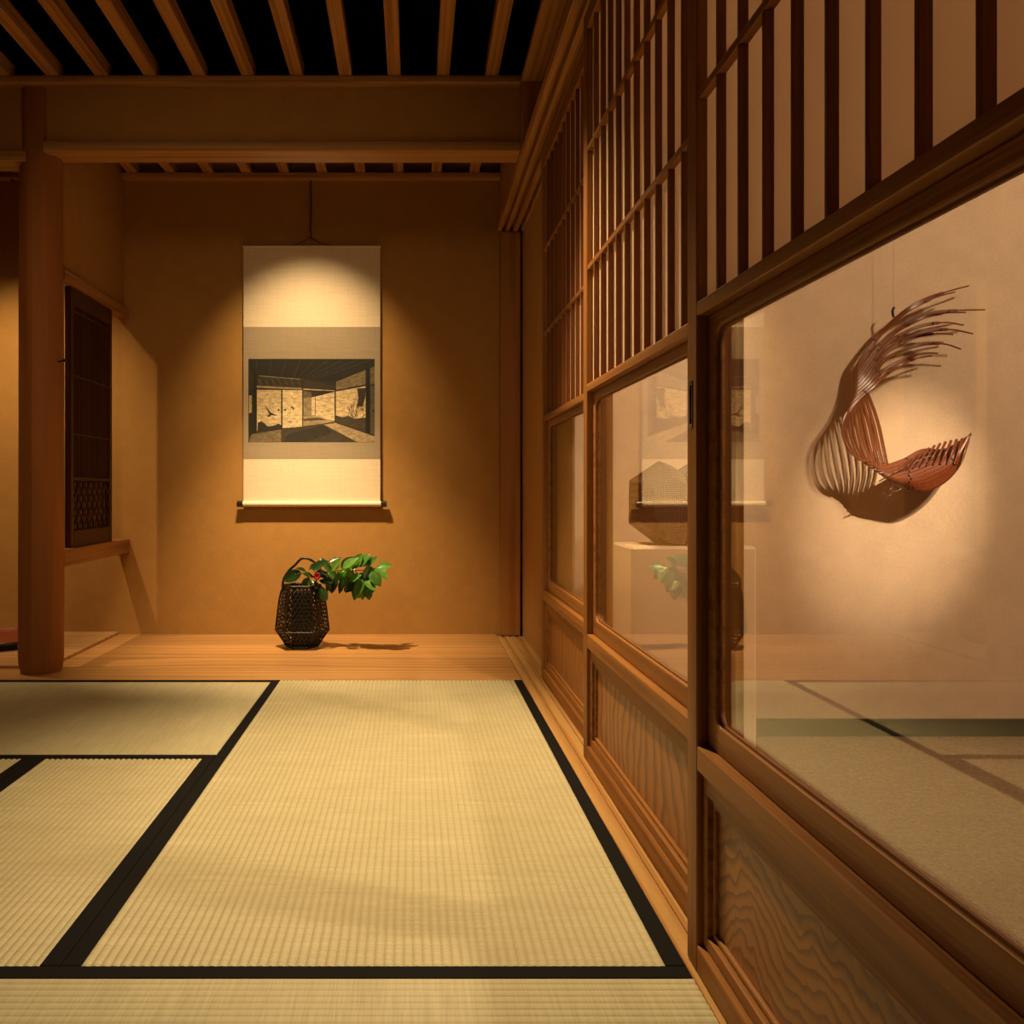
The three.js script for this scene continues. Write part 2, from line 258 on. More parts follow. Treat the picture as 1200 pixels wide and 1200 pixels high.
// ---------------------------------------------------------------- log pillar
{
  const g = new THREE.CylinderGeometry(1, 1, 2.22, 40, 60, false), p = g.attributes.position;
  for (let i = 0; i < p.count; i++) {
    let x = p.getX(i), z = p.getZ(i), y = p.getY(i) + 1.11; const a = Math.atan2(z, x), l = Math.hypot(x, z);
    if (l > 1e-6) {
      const facet = 0.0025 * Math.cos(a * 7 + 1.5 * Math.sin(y * 2.1)), lump = 0.006 * (fbm(Math.cos(a) * 1.5 + 4, y * 1.6 + Math.sin(a) * 1.5, 61, 3) - 0.45);
      let r = 0.0815 - 0.004 * (y / 2.2) + facet + lump; if (y < 0.05) r -= 0.008 * smooth(0.05, 0, y) * (1 + 0.6 * Math.sin(a));
      x = x / l * r * l; z = z / l * r * l;
    }
    p.setXYZ(i, x, y, z);
  }
  g.computeVertexNormals(); g.translate(-1.433, 0.0005, -3.214);
  const uv = g.attributes.uv; for (let i = 0; i < uv.count; i++) uv.setXY(i, uv.getY(i) * 2.2, uv.getX(i) * 0.48);
  single('log_pillar', g, M.log, 'reddish peeled log pillar standing between the two alcoves', 'pillar', STRUCT);
  const peg = (y, sx, label) => {
    const o = thing('iron_peg', label, 'peg', { group: 'iron pegs of the log pillar' }, V(-1.433 + sx * 0.078, y, 3.19));
    const s = tube([V(-1.433 + sx * 0.070, y, 3.19), V(-1.433 + sx * 0.098, y + 0.004, 3.185)], 0.003, 4, 6); part(o, 'shank', s, M.blackMetal);
    const b = new THREE.SphereGeometry(0.0065, 10, 8); b.translate(-1.433 + sx * 0.1, y + 0.005, -3.185); part(o, 'knob', b, M.blackMetal);
  };
  peg(1.19, 1, 'small black iron flower peg halfway up the log pillar'); peg(1.877, -1, 'tiny black iron peg near the beam on the log pillar');
}

// ---------------------------------------------------------------- lattice window in the partition
single('window_sill', box(-1.43, -1.375, 0.396, 0.463, 3.29, 4.039, 0.002), M.windowRail, 'floating wooden sill rail under the dark lattice screen', 'sill', STRUCT);
single('window_rail', box(-1.43, -1.375, 1.529, 1.5745, 3.29, 4.039, 0.002), M.windowRail, 'wooden head rail above the dark lattice screen', 'rail', STRUCT);
{
  const x0 = -1.416, x1 = -1.390, D0 = 3.385, D1 = 3.848, o = thing('lattice_screen', 'dark narrow lattice screen with carved lower panel beside the log pillar', 'screen', {}, V(-1.403, 0.4635, 3.6));
  for (const [a, b] of [[D0, D0 + 0.03], [D1 - 0.03, D1]]) part(o, 'stile', box(x0, x1, 0.4635, 1.5285, a, b, 0.002, 1), M.screen);
  for (const [a, b] of [[0.4635, 0.532], [0.738, 0.752], [1.46, 1.5285]]) part(o, 'rail', box(x0, x1, a, b, D0 + 0.0302, D1 - 0.0302, 0.002, 2), M.screen);
  part(o, 'backing_paper', box(x0 + 0.002, x0 + 0.004, 0.532, 1.46, D0 + 0.03, D1 - 0.03, 0), M.paperDark);
  const n = 18, w = (D1 - D0 - 0.0604) / n;
  for (let i = 1; i < n; i++) part(o, 'lattice_bar', box(x1 - 0.014, x1 - 0.004, 0.752, 1.46, D0 + 0.0302 + w * i - 0.004, D0 + 0.0302 + w * i + 0.004, 0.001, 1), M.screen);
  for (const y of [0.93, 1.17, 1.435]) part(o, 'lattice_rail', box(x1 - 0.0138, x1 - 0.0038, y - 0.003, y + 0.003, D0 + 0.0302, D1 - 0.0302, 0.001, 2), M.screen);
  // star trellis of the lower panel: vertical, and two slanting sets of thin strips
  const y0 = 0.532, y1 = 0.738, dA = D0 + 0.0302, dB = D1 - 0.0302, strips = [];
  const strip = (da, ya, db, yb) => {
    const L = Math.hypot(db - da, yb - ya), g = box(-0.004, 0.004, -0.0025, 0.0025, -L / 2, L / 2, 0.0006, 2); g.rotateX(Math.atan2(yb - ya, db - da)); g.translate(x1 - 0.009, (ya + yb) / 2, -(da + db) / 2);
    part(o, 'trellis_strip', g, M.screen);
  };
  for (let i = 0; i <= 7; i++) { const d = dA + (dB - dA) * i / 7; if (i > 0 && i < 7) strip(d - 0.0001, y0, d + 0.0001, y1); }
  for (let i = -6; i <= 12; i++) for (const s of [1, -1]) {
    let a = [dA + 0.0575 * i, s > 0 ? y0 : y1], b = [a[0] + (y1 - y0) * 1.0, s > 0 ? y1 : y0]; const f = (q, r, d) => [d, q[1] + (r[1] - q[1]) * (d - q[0]) / (r[0] - q[0])];
    if (b[0] < dA + 0.01 || a[0] > dB - 0.01) continue; if (a[0] < dA) a = f(a, b, dA); if (b[0] > dB) b = f(a, b, dB); strip(a[0], a[1], b[0], b[1]);
  }
}

// ---------------------------------------------------------------- tatami mats
function matMesh(along, x0, x1, d0, d1) {        // ribbed woven surface, ribs along 'z' or 'x'
  const across = along === 'z' ? [x0, x1] : [d0, d1], run = along === 'z' ? [d0, d1] : [x0, x1], W = across[1] - across[0], n = Math.round(W / 0.0144), S = 12, N = n * S, K = 6, pos = [], idx = [], uv = [], nor = [];
  const Aq = along === 'z' ? 0.0040 : 0.0024, prof = (q) => Aq * (Math.pow(Math.abs(Math.sin(Math.PI * q)), 0.45) - 1), pitch = W / n;   // cushions between the warp lines
  for (let i = 0; i <= N; i++) for (let j = 0; j <= K; j++) {
    const a = across[0] + W * i / N, r = run[0] + (run[1] - run[0]) * j / K, y = prof(i / S), s = (prof(i / S + 0.06) - prof(i / S - 0.06)) / (0.12 * pitch), L = Math.hypot(1, s);
    if (along === 'z') { pos.push(a, y, -r); nor.push(-s / L, 1 / L, 0); } else { pos.push(r, y, -a); nor.push(0, 1 / L, s / L); }
    uv.push(r + x0 * 3, a);
    if (i < N && j < K) { const q = i * (K + 1) + j, t = q + K + 1; along === 'z' ? idx.push(q, t, q + 1, t, t + 1, q + 1) : idx.push(q, q + 1, t, t, q + 1, t + 1); }
  }
  const g = new THREE.BufferGeometry(); g.setAttribute('position', new THREE.Float32BufferAttribute(pos, 3)); g.setAttribute('normal', new THREE.Float32BufferAttribute(nor, 3)); g.setAttribute('uv', new THREE.Float32BufferAttribute(uv, 2)); g.setIndex(idx);
  // check winding: faces must look up
  const v = (k) => new THREE.Vector3(...pos.slice(3 * k, 3 * k + 3)), up = v(idx[1]).sub(v(idx[0])).cross(v(idx[2]).sub(v(idx[0]))).y;
  if (up < 0) { for (let k = 0; k < idx.length; k += 3) [idx[k + 1], idx[k + 2]] = [idx[k + 2], idx[k + 1]]; g.setIndex(idx); }
  return g;
}
function tatami(along, x0, x1, d0, d1, label, bw = 0.03) {
  const e = 0.0006, o = thing('tatami_mat', label, 'tatami mat', { group: 'tatami mats of the room' }, V((x0 + x1) / 2, -0.055, (d0 + d1) / 2));
  x0 += e; x1 -= e; d0 += e; d1 -= e;
  part(o, 'core', box(x0, x1, -0.055, -0.003, d0, d1, 0.001), M.matCore);
  if (along === 'z') {
    part(o, 'woven_surface', matMesh('z', x0 + bw - 0.002, x1 - bw + 0.002, d0, d1), M.mat);
    for (const [a, b] of [[x0, x0 + bw], [x1 - bw, x1]]) part(o, 'edge_band', box(a, b, -0.02, 0.0008, d0, d1, 0.0012), M.heri, 'black cloth edging');
  } else {
    part(o, 'woven_surface', matMesh('x', x0, x1, d0 + bw - 0.002, d1 - bw + 0.002), M.mat);
    for (const [a, b] of [[d0, d0 + bw], [d1 - bw, d1]]) part(o, 'edge_band', box(x0, x1, -0.02, 0.0008, a, b, 0.0012), M.heri, 'black cloth edging');
  }
}
tatami('z', -0.519, RX, 1.224, 3.064, 'full tatami mat running along the door sill up to the alcove');
tatami('z', -0.988, -0.519, 1.224, 2.169, 'narrow half tatami mat enclosed by black bands beside the full mat');
tatami('z', -1.909, -0.988, 1.224, 2.169, 'tatami mat on the far side of the narrow half mat');
tatami('x', -2.359, -0.519, 2.169, 3.064, 'tatami mat laid crosswise in front of the log pillar');
tatami('x', -1.44, RX, 0.273, 1.224, 'tatami mat laid crosswise at the near end of the room');
tatami('x', -2.44, -1.44, 0.273, 1.224, 'short tatami mat near the rear end by the side wall');
tatami('x', -1.44, RX, -0.68, 0.273, 'tatami mat laid crosswise next to the rear wall');

// ---------------------------------------------------------------- sliding doors
function slidingDoor(n, X, D0, D1, fig, label, pull) {
  const o = thing('door_' + n, label, 'sliding door', STRUCT, V(X + 0.015, 0.0008, (D0 + D1) / 2)), T = 0.031, sw = 0.042, a = D0 + sw, b = D1 - sw, e = 0.0002, H = 1.9355, B = 0.001;
  const far = part(o, 'stile', box(X, X + T, B, H, b, D1, 0.002, 1), M.door); part(o, 'stile', box(X, X + T, B, H, D0, a, 0.002, 1), M.door);
  part(o, 'bottom_rail', box(X, X + T, B, 0.041, a + e, b - e, 0.002, 2), M.door);
  part(o, 'middle_rail', box(X, X + T, 0.293, 0.329, a + e, b - e, 0.002, 2), M.door);
  part(o, 'transom_rail', box(X, X + T, 0.952, 0.972, a + e, b - e, 0.0015, 2), M.door);
  part(o, 'top_rail', box(X, X + T, 1.886, H, a + e, b - e, 0.002, 2), M.door);
  const fr = part(o, 'panel_frame', ring([a + e, 0.0412, b - e, 0.2928], [a + 0.017, 0.060, b - 0.017, 0.262], 0.0005, X + 0.009, X + 0.0285), M.door);
  part(fr, 'bead', ring([a + 0.0172, 0.0602, b - 0.0172, 0.2618], [a + 0.026, 0.069, b - 0.026, 0.246], 0.0005, X + 0.0165, X + 0.0282, 2, 0.003), M.door);
  const pg = box(X + 0.0225, X + 0.028, 0.0692, 0.2458, a + 0.0262, b - 0.0262, 0), pp = pg.attributes.position, uv = pg.attributes.uv;
  for (let i = 0; i < pp.count; i++) uv.setXY(i, (-pp.getZ(i) - a) / (b - a), (pp.getY(i) - 0.06) / 0.2);
  part(o, 'wood_panel', pg, std([0.37, 0.155, 0.036], { map: fig, roughness: 0.42 }), 'strongly figured wood panel');
  const gf = part(o, 'glass_frame', ring([a + e, 0.3292, b - e, 0.9518], [a + 0.030, 0.368, b - 0.030, 0.930], 0.022, X + 0.016, X + 0.0305, 2, 0.003), M.door);
  part(gf, 'glazing_bead', ring([a + 0.022, 0.360, b - 0.022, 0.938], [a + 0.034, 0.372, b - 0.034, 0.926], 0.020, X + 0.0215, X + 0.0255, 2, 0.001), M.doorBar);
  part(o, 'glass_pane', box(X + 0.0256, X + 0.0286, 0.355, 0.94, a + 0.020, b - 0.020, 0), M.glass, 'clear glass pane');
  part(o, 'paper', box(X + 0.0153, X + 0.0163, 0.9722, 1.8858, a + e, b - e, 0), M.paper, 'translucent white paper');
  const pitch = 0.0750;
  for (let d = b - pitch; d > a + 0.02; d -= pitch) part(o, 'lattice_bar', box(X + 0.003, X + 0.0151, 0.9722, 1.8858, d, d + 0.0065, 0.0006, 1), M.doorBar);
  for (const y of [1.272, 1.578]) part(o, 'lattice_rail', box(X + 0.0022, X + 0.0149, y - 0.006, y + 0.006, a + e, b - e, 0.0006, 2), M.door);
  if (pull) {
    const k = part(o, 'finger_pull', box(X - 0.0012, X + 0.003, 0.79, 0.861, D1 - 0.026, D1 - 0.012, 0.0008), M.lacquer, 'black metal finger pull');
    part(k, 'pull_recess', box(X - 0.0016, X + 0.001, 0.797, 0.854, D1 - 0.0225, D1 - 0.0155, 0.0003), M.black);
  }
}
slidingDoor(1, 0.411, 0.264, 1.249, figA, 'wooden sliding door with a black finger pull and wavy figured panel', true);
slidingDoor(2, 0.447, 1.201, 2.186, figB, 'wooden sliding door between the other two, before the plinth', false);
slidingDoor(3, 0.4785, 2.120, 3.105, figC, 'wooden sliding door next to the narrow plaster wall by the alcove', false);

// ---------------------------------------------------------------- hanging scroll
{
  const D = 4.018, x0 = -0.818, x1 = -0.158, top = 1.874, bot = 0.642, o = thing('hanging_scroll', 'tall pale silk hanging scroll with monochrome room picture on the alcove wall', 'scroll', {}, V(-0.488, bot, D));
  const band = (name, ya, yb, m, lift, xa = x0, xb = x1, label) => {      // cloth that bows very slightly
    const g = box(xa, xb, ya, yb, D - lift, D - lift + 0.0016, 0); return part(o, name, g, m, label);
  };
  const Y = (py) => 0.7 - (py - 574) * 4.015 / 976;
  band('upper_silk', Y(383), Y(287.5), M.silkPale, 0, x0, x1, 'plain cream silk');
  band('middle_silk', Y(538), Y(383), M.silkGrey, 0.0003, x0, x1, 'grey beige silk mount');
  band('lower_silk', Y(591), Y(538), M.silkPale, 0, x0, x1, 'plain cream silk');
  // the printed picture: a bare room with painted sliding screens, in warm greys
  const c = document.createElement('canvas'); c.width = 1024; c.height = 680; const k = c.getContext('2d'); const s = 1024 / 1036;
  const P = (pts, f) => { k.fillStyle = f; k.beginPath(); pts.forEach(([x, y], i) => k[i ? 'lineTo' : 'moveTo']((x - 82) * s, (y - 75) * s)); k.closePath(); k.fill(); };
  const Ln = (x0, y0, x1, y1, w, f) => { k.strokeStyle = f; k.lineWidth = w; k.beginPath(); k.moveTo((x0 - 82) * s, (y0 - 75) * s); k.lineTo((x1 - 82) * s, (y1 - 75) * s); k.stroke(); };
  k.fillStyle = '#3a342c'; k.fillRect(0, 0, 1024, 680);
  P([[82, 75], [1118, 75], [1118, 130], [790, 265], [530, 240], [150, 210], [82, 160]], '#2b2721');
  for (let i = 0; i < 9; i++) Ln(150 + i * 120, 75, 330 + i * 40 + (i < 3 ? -180 + i * 60 : 0), 235, 7, '#4d463b');
  for (let i = 0; i < 6; i++) Ln(140, 95 + i * 22, 1118 - i * 60, 85 + i * 30, 3, '#1c1915');
  P([[160, 210], [520, 240], [790, 300], [790, 320], [160, 300]], '#4a4338'); Ln(170, 215, 520, 245, 7, '#9b907c'); for (let i = 0; i < 14; i++) Ln(170 + i * 26, 240, 190 + i * 26, 290, 5, i % 2 ? '#26221c' : '#6d6454');
  Ln(150, 305, 520, 322, 16, '#a89c86'); Ln(530, 325, 790, 340, 12, '#b9ad95'); Ln(150, 322, 800, 345, 6, '#2a251f');
  P([[150, 330], [352, 332], [352, 655], [150, 675]], '#cbbfa6'); P([[362, 332], [528, 335], [528, 635], [362, 648]], '#d6cab0');
  P([[530, 340], [600, 350], [600, 545], [530, 545]], '#7d7362'); P([[535, 395], [598, 395], [598, 540], [535, 540]], '#a39983');
  P([[600, 390], [790, 345], [790, 590], [640, 552], [600, 545]], '#d9cdb3'); Ln(632, 380, 632, 550, 5, '#5a5145'); Ln(600, 392, 790, 345, 5, '#3a342b');
  P([[800, 345], [1045, 300], [1045, 560], [1045, 680], [800, 600]], '#dccfb2'); P([[800, 265], [1045, 165], [1045, 290], [800, 335]], '#8f8571'); P([[1080, 140], [1118, 130], [1118, 280], [1080, 290]], '#7f7563');
  P([[1082, 300], [1118, 295], [1118, 705], [1082, 690]], '#6f6656');
  P([[800, 540], [850, 560], [900, 545], [950, 570], [1045, 560], [1045, 680], [800, 600]], '#5b5242');
  P([[975, 320], [1045, 315], [1040, 400], [1020, 470], [970, 470], [985, 400]], '#4d4538'); for (let i = 0; i < 60; i++) { const x = 900 + 130 * hash(i, 1, 3), y = 470 + 110 * hash(i, 2, 3); Ln(x, y, x + 30 * (hash(i, 3, 3) - 0.5), y - 45 * hash(i, 4, 3), 3, '#3b3429'); }
  for (const [x, y, w] of [[755, 395, 16], [905, 385, 14], [680, 400, 10], [838, 375, 8], [710, 465, 9], [690, 510, 8], [740, 505, 8]]) P([[x - w, y + 8], [x + w, y - 8], [x + 3, y + 4]], '#6a604f');
  P([[215, 455], [250, 500], [265, 520], [325, 545], [270, 540], [250, 556], [232, 548], [255, 535], [240, 505]], '#2e281f'); P([[425, 478], [445, 468], [458, 490], [450, 503], [444, 482]], '#3a3328'); P([[405, 600], [425, 590], [442, 608], [425, 600]], '#5a5040');
  P([[155, 675], [160, 605], [190, 590], [215, 610], [240, 635], [300, 625], [330, 610], [352, 625], [352, 655]], '#3c352a');
  for (const [x, y] of [[330, 498], [384, 498], [1107, 502]]) { k.fillStyle = '#14110d'; k.beginPath(); k.arc((x - 82) * s, (y - 75) * s, 8, 0, 7); k.fill(); }
  P([[82, 330], [120, 320], [120, 690], [82, 720]], '#2a251f'); P([[86, 375], [110, 378], [110, 520], [86, 525]], '#b3a78f');
  P([[82, 765], [82, 720], [130, 682], [528, 640], [700, 610], [980, 765]], '#544c3f'); P([[110, 700], [350, 660], [350, 765], [86, 765]], '#8a7f6b'); P([[400, 700], [690, 620], [780, 680], [560, 765], [370, 765]], '#3d372d');
  P([[700, 618], [800, 602], [1118, 712], [1118, 765], [980, 765]], '#b6aa92'); P([[530, 545], [620, 540], [790, 592], [690, 612], [530, 632]], '#b0a48c'); P([[530, 570], [660, 560], [720, 578], [540, 590]], '#6a6152');
  Ln(136, 180, 136, 690, 30, '#15120e'); Ln(356, 335, 356, 655, 10, '#1b1712'); Ln(528, 250, 528, 632, 8, '#2a241d'); Ln(795, 260, 795, 600, 10, '#221d17'); Ln(1062, 150, 1062, 690, 36, '#17140f'); Ln(800, 340, 1045, 292, 10, '#2a251e'); Ln(130, 680, 528, 636, 5, '#231e18'); Ln(800, 602, 1118, 712, 6, '#231e18'); Ln(790, 262, 1118, 132, 8, '#1f1b15');
  const img = k.getImageData(0, 0, 1024, 680);                     // print grain
  for (let i = 0; i < img.data.length; i += 4) { const x = (i >> 2) % 1024, y = Math.floor((i >> 2) / 1024), f = 0.78 + 0.44 * fbm(x / 22, y / 9, 71, 4); for (let q = 0; q < 3; q++) { const z = clamp(img.data[i + q] * f / 255); img.data[i + q] = 255 * [0.95, 0.92, 0.88][q] * Math.pow(z, 1.35); } }
  k.putImageData(img, 0, 0);
  const t = new THREE.CanvasTexture(c); t.colorSpace = THREE.SRGBColorSpace;
  const pg = box((291 - 484) * 4.015 / 976, (439 - 484) * 4.015 / 976, Y(518), Y(420.5), D - 0.0012, D - 0.0004, 0), p = pg.attributes.position, uv = pg.attributes.uv; pg.computeBoundingBox(); const bb = pg.boundingBox;
  for (let i = 0; i < p.count; i++) uv.setXY(i, (p.getX(i) - bb.min.x) / (bb.max.x - bb.min.x), (p.getY(i) - bb.min.y) / (bb.max.y - bb.min.y));
  part(o, 'picture', pg, std([1, 1, 1], { map: t, roughness: 0.75 }), 'monochrome print of an empty room with painted screens');
  const rod = (name, y, d, r, xa, xb, m, label) => { const g = new THREE.CylinderGeometry(r, r, xb - xa, 20); g.rotateZ(Math.PI / 2); g.translate((xa + xb) / 2, y, -d); return part(o, name, g, m, label); };
  rod('top_rod', top, D + 0.001, 0.005, x0 - 0.003, x1 + 0.003, M.silkPale);
  rod('roller', bot - 0.010, D - 0.008, 0.0135, x0, x1 + 0.004, M.silkPale);
  for (const [a, b] of [[x0 - 0.028, x0], [x1 + 0.004, x1 + 0.032]]) rod('roller_knob', bot - 0.010, D - 0.008, 0.015, a, b, M.lacquer, 'black lacquered roller end');
  const cx = (364 - 484) * 4.015 / 976, hookY = Y(279);
  part(o, 'cord', tube([V(cx - 0.10, top + 0.002, D), V(cx - 0.05, top + 0.016, D - 0.002), V(cx, hookY, D - 0.003), V(cx + 0.05, top + 0.016, D - 0.002), V(cx + 0.10, top + 0.002, D)], 0.0022, 24, 5), M.twig);
  const h = thing('scroll_hook', 'slender dark hook rod holding up the scroll cord', 'hook', {}, V(cx, hookY, 4.025));
  part(h, 'rod', tube([V(cx, 2.196, 4.026), V(cx + 0.001, 2.05, 4.025), V(cx, hookY + 0.03, 4.02)], 0.0042, 12, 6), M.twig);
  part(h, 'hook', tube([V(cx, hookY + 0.035, 4.02), V(cx + 0.003, hookY + 0.008, 4.018), V(cx, hookY - 0.005, 4.013), V(cx - 0.004, hookY + 0.004, 4.010)], 0.0028, 12, 6), M.blackMetal);
}

// ---------------------------------------------------------------- flower basket and branch in the alcove
{
  const cx = (354 - 484) * 3.71 / 976, cd = 3.715, o = thing('flower_basket', 'dark six sided woven bamboo basket on the alcove floor', 'basket', {}, V(cx, 0.0002, cd));
  // six sided profile: half width at height
  const prof = [[0.002, 0.066], [0.078, 0.118], [0.245, 0.094], [0.275, 0.080]], rad = (y) => { for (let i = 0; i < 3; i++) if (y <= prof[i + 1][0]) return mix(prof[i][1], prof[i + 1][1], (y - prof[i][0]) / (prof[i + 1][0] - prof[i][0])); return 0.08; };
  const pt = (a, y, out = 0) => {                                   // a in sixths of a turn
    const i = Math.floor(a), f = a - i, r = rad(y) + out, A = (i * 60 + 0) * Math.PI / 180, B = (i * 60 + 60) * Math.PI / 180;
    return V(cx + r * mix(Math.cos(A), Math.cos(B), f), y, cd + r * 0.95 * mix(Math.sin(A), Math.sin(B), f));
  };
  const ribbon = (fn, n, w, out) => {                               // flat strip that follows fn(t) -> [a, y]
    const pos = [], idx = []; for (let i = 0; i <= n; i++) { const [a, y] = fn(i / n), [a2, y2] = fn(Math.min(1, i / n + 0.01)), [a1, y1] = fn(Math.max(0, i / n - 0.01)); const p = pt(a, y, out), t = pt(a2, y2, out).sub(pt(a1, y1, out)).normalize(), nrm = p.clone().sub(V(cx, y, cd)).normalize(), s = t.clone().cross(nrm).normalize().multiplyScalar(w / 2); for (const [k, q] of [[1, 0.0008], [-1, 0.0008], [-1, -0.0008], [1, -0.0008]]) pos.push(...p.clone().addScaledVector(s, k).addScaledVector(nrm, q).toArray()); if (i < n) for (let k = 0; k < 4; k++) { const b = i * 4, m = (k + 1) % 4; idx.push(b + k, b + m, b + 4 + k, b + m, b + 4 + m, b + 4 + k); } }
    const g = new THREE.BufferGeometry(); g.setAttribute('position', new THREE.Float32BufferAttribute(pos, 3)); g.setIndex(idx); return g.toNonIndexed();
  };
  const strips = [], K = 0.0175, turn = (y) => (y - 0.002) * 10.5;
  for (let y = 0.010; y < 0.27; y += K) strips.push(ribbon((t) => [t * 5.9999, y], 36, 0.0044, 0.0005));
  for (let i = 0; i < 32; i++) for (const s of [-1, 1]) { const f = (t) => { const y = 0.002 + t * 0.272; return [((i / (32 / 6) + s * turn(y) * 0.55) % 6 + 6) % 6, y]; }; strips.push(ribbon(f, 40, 0.0050, s * 0.0012)); }
  // strips that wrap past the seam break into a chord there; drop those long pieces
  const g = mergeGeometries(strips), p = g.attributes.position, keep = [], v = [0, 1, 2].map(() => new THREE.Vector3());
  for (let i = 0; i < p.count; i += 3) { v.forEach((q, k) => q.fromBufferAttribute(p, i + k)); if (Math.max(v[0].distanceTo(v[1]), v[1].distanceTo(v[2]), v[2].distanceTo(v[0])) < 0.06) v.forEach((q) => keep.push(q.x, q.y, q.z)); }
  const wg = new THREE.BufferGeometry(); wg.setAttribute('position', new THREE.Float32BufferAttribute(keep, 3)); wg.computeVertexNormals();
  const w = part(o, 'woven_side', wg, M.basketDark); w.userData.kind = 'stuff';
  for (let i = 0; i < 6; i++) part(o, 'corner_rib', tube([pt(i, 0.002, 0.002), pt(i, 0.07, 0.002), pt(i, 0.079, 0.003), pt(i, 0.09, 0.002), pt(i, 0.24, 0.002), pt(i, 0.275, 0.001)], 0.0036, 20, 6), M.basketDark);
  const loop = (name, y, r, out) => part(o, name, tube(Array.from({ length: 37 }, (_, i) => pt(Math.min(i / 6, 5.9999), y, out)), r, 96, 6), M.basketDark);
  loop('rim', 0.274, 0.006, 0.001); loop('waist_band', 0.078, 0.0045, 0.002); loop('foot_ring', 0.006, 0.005, 0);
  const tb = new THREE.CylinderGeometry(0.048, 0.050, 0.245, 24); tb.translate(cx, 0.125, -cd); part(o, 'inner_water_tube', tb, M.basketDark);
  const C5 = (x, y, d = cd) => PX(310 + x / 7.5, 640 + y / 7.5, d);
  part(o, 'handle', tube([C5(160, 385, 3.71), C5(165, 300, 3.71), C5(215, 215, 3.71), C5(270, 165, 3.71), C5(330, 108, 3.71), C5(400, 118, 3.71), C5(480, 190, 3.72), C5(540, 300, 3.72), C5(550, 400, 3.72)], 0.0055, 48, 7), M.basketDark);

  // camellia branch with leaves
  const b = thing('camellia_branch', 'leafy green camellia branch with a red bud arching out of the dark basket', 'branch', {}, V(cx + 0.05, 0.26, cd));
  part(b, 'stem', tube([C5(400, 700, 3.715), C5(430, 350, 3.715), C5(520, 240, 3.70), C5(640, 215, 3.68), C5(790, 210, 3.67), C5(900, 215, 3.66), C5(1000, 190, 3.66)], 0.0042, 40, 6, (t) => 1 - 0.6 * t), M.twig);
  part(b, 'stem', tube([C5(420, 500, 3.71), C5(400, 300, 3.69), C5(350, 240, 3.67), C5(260, 250, 3.65)], 0.0034, 24, 6, (t) => 1 - 0.5 * t), M.twig);
  part(b, 'stem', tube([C5(790, 212, 3.67), C5(850, 270, 3.66), C5(885, 330, 3.655)], 0.0026, 16, 6), M.twig);
  const leafGeo = (L, W, curl) => {
    const N = 8, pos = [], uv = [], idx = [];
    for (let i = 0; i <= N; i++) { const t = i / N, w = W * Math.pow(Math.sin(Math.PI * Math.pow(t, 0.82)), 0.8) * (1 - 0.1 * t) + 0.0002, bend = -curl * t * t * L; for (const k of [-1, -0.5, 0, 0.5, 1]) pos.push(k * w, t * L, bend + 0.3 * w * Math.abs(k) * 0.9 - 0.0015 * Math.sin(t * 20) * k * k); }
    for (let i = 0; i < N; i++) for (let k = 0; k < 4; k++) { const a = i * 5 + k; idx.push(a, a + 1, a + 5, a + 1, a + 6, a + 5); }
    const q = new THREE.BufferGeometry(); q.setAttribute('position', new THREE.Float32BufferAttribute(pos, 3)); q.setIndex(idx); q.computeVertexNormals(); return q;
  };
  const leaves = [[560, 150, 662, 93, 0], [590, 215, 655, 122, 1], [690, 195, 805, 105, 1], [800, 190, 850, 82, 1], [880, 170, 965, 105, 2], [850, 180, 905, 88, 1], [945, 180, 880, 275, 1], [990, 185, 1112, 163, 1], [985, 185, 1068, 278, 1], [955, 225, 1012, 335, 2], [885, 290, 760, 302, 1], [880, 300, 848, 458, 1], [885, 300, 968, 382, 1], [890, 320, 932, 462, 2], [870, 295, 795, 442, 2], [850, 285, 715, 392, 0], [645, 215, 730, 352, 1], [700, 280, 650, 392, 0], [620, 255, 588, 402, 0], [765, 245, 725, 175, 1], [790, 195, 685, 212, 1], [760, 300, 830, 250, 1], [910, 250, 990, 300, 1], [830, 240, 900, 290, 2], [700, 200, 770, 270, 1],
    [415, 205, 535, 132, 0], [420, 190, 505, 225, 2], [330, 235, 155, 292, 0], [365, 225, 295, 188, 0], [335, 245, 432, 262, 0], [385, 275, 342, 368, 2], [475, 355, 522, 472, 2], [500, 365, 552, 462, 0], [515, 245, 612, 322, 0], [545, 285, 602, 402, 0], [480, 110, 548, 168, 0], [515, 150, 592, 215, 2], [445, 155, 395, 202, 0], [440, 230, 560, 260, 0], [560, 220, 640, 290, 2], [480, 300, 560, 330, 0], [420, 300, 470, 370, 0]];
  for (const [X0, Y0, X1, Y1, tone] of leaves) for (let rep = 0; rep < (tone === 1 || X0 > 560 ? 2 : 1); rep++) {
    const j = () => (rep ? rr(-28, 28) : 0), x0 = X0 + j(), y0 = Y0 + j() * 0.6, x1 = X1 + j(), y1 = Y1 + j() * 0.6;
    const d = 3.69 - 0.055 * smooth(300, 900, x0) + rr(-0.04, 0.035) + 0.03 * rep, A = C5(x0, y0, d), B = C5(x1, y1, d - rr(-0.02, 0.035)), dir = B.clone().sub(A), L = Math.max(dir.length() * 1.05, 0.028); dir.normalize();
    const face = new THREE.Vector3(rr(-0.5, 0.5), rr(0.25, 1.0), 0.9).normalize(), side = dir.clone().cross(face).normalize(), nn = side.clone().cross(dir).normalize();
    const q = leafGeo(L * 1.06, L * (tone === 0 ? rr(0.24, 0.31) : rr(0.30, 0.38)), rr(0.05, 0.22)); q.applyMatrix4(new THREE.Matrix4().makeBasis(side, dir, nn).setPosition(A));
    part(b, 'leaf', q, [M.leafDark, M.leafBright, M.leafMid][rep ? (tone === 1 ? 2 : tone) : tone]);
  }
  const fc = C5(462, 262, 3.60), bud = [];
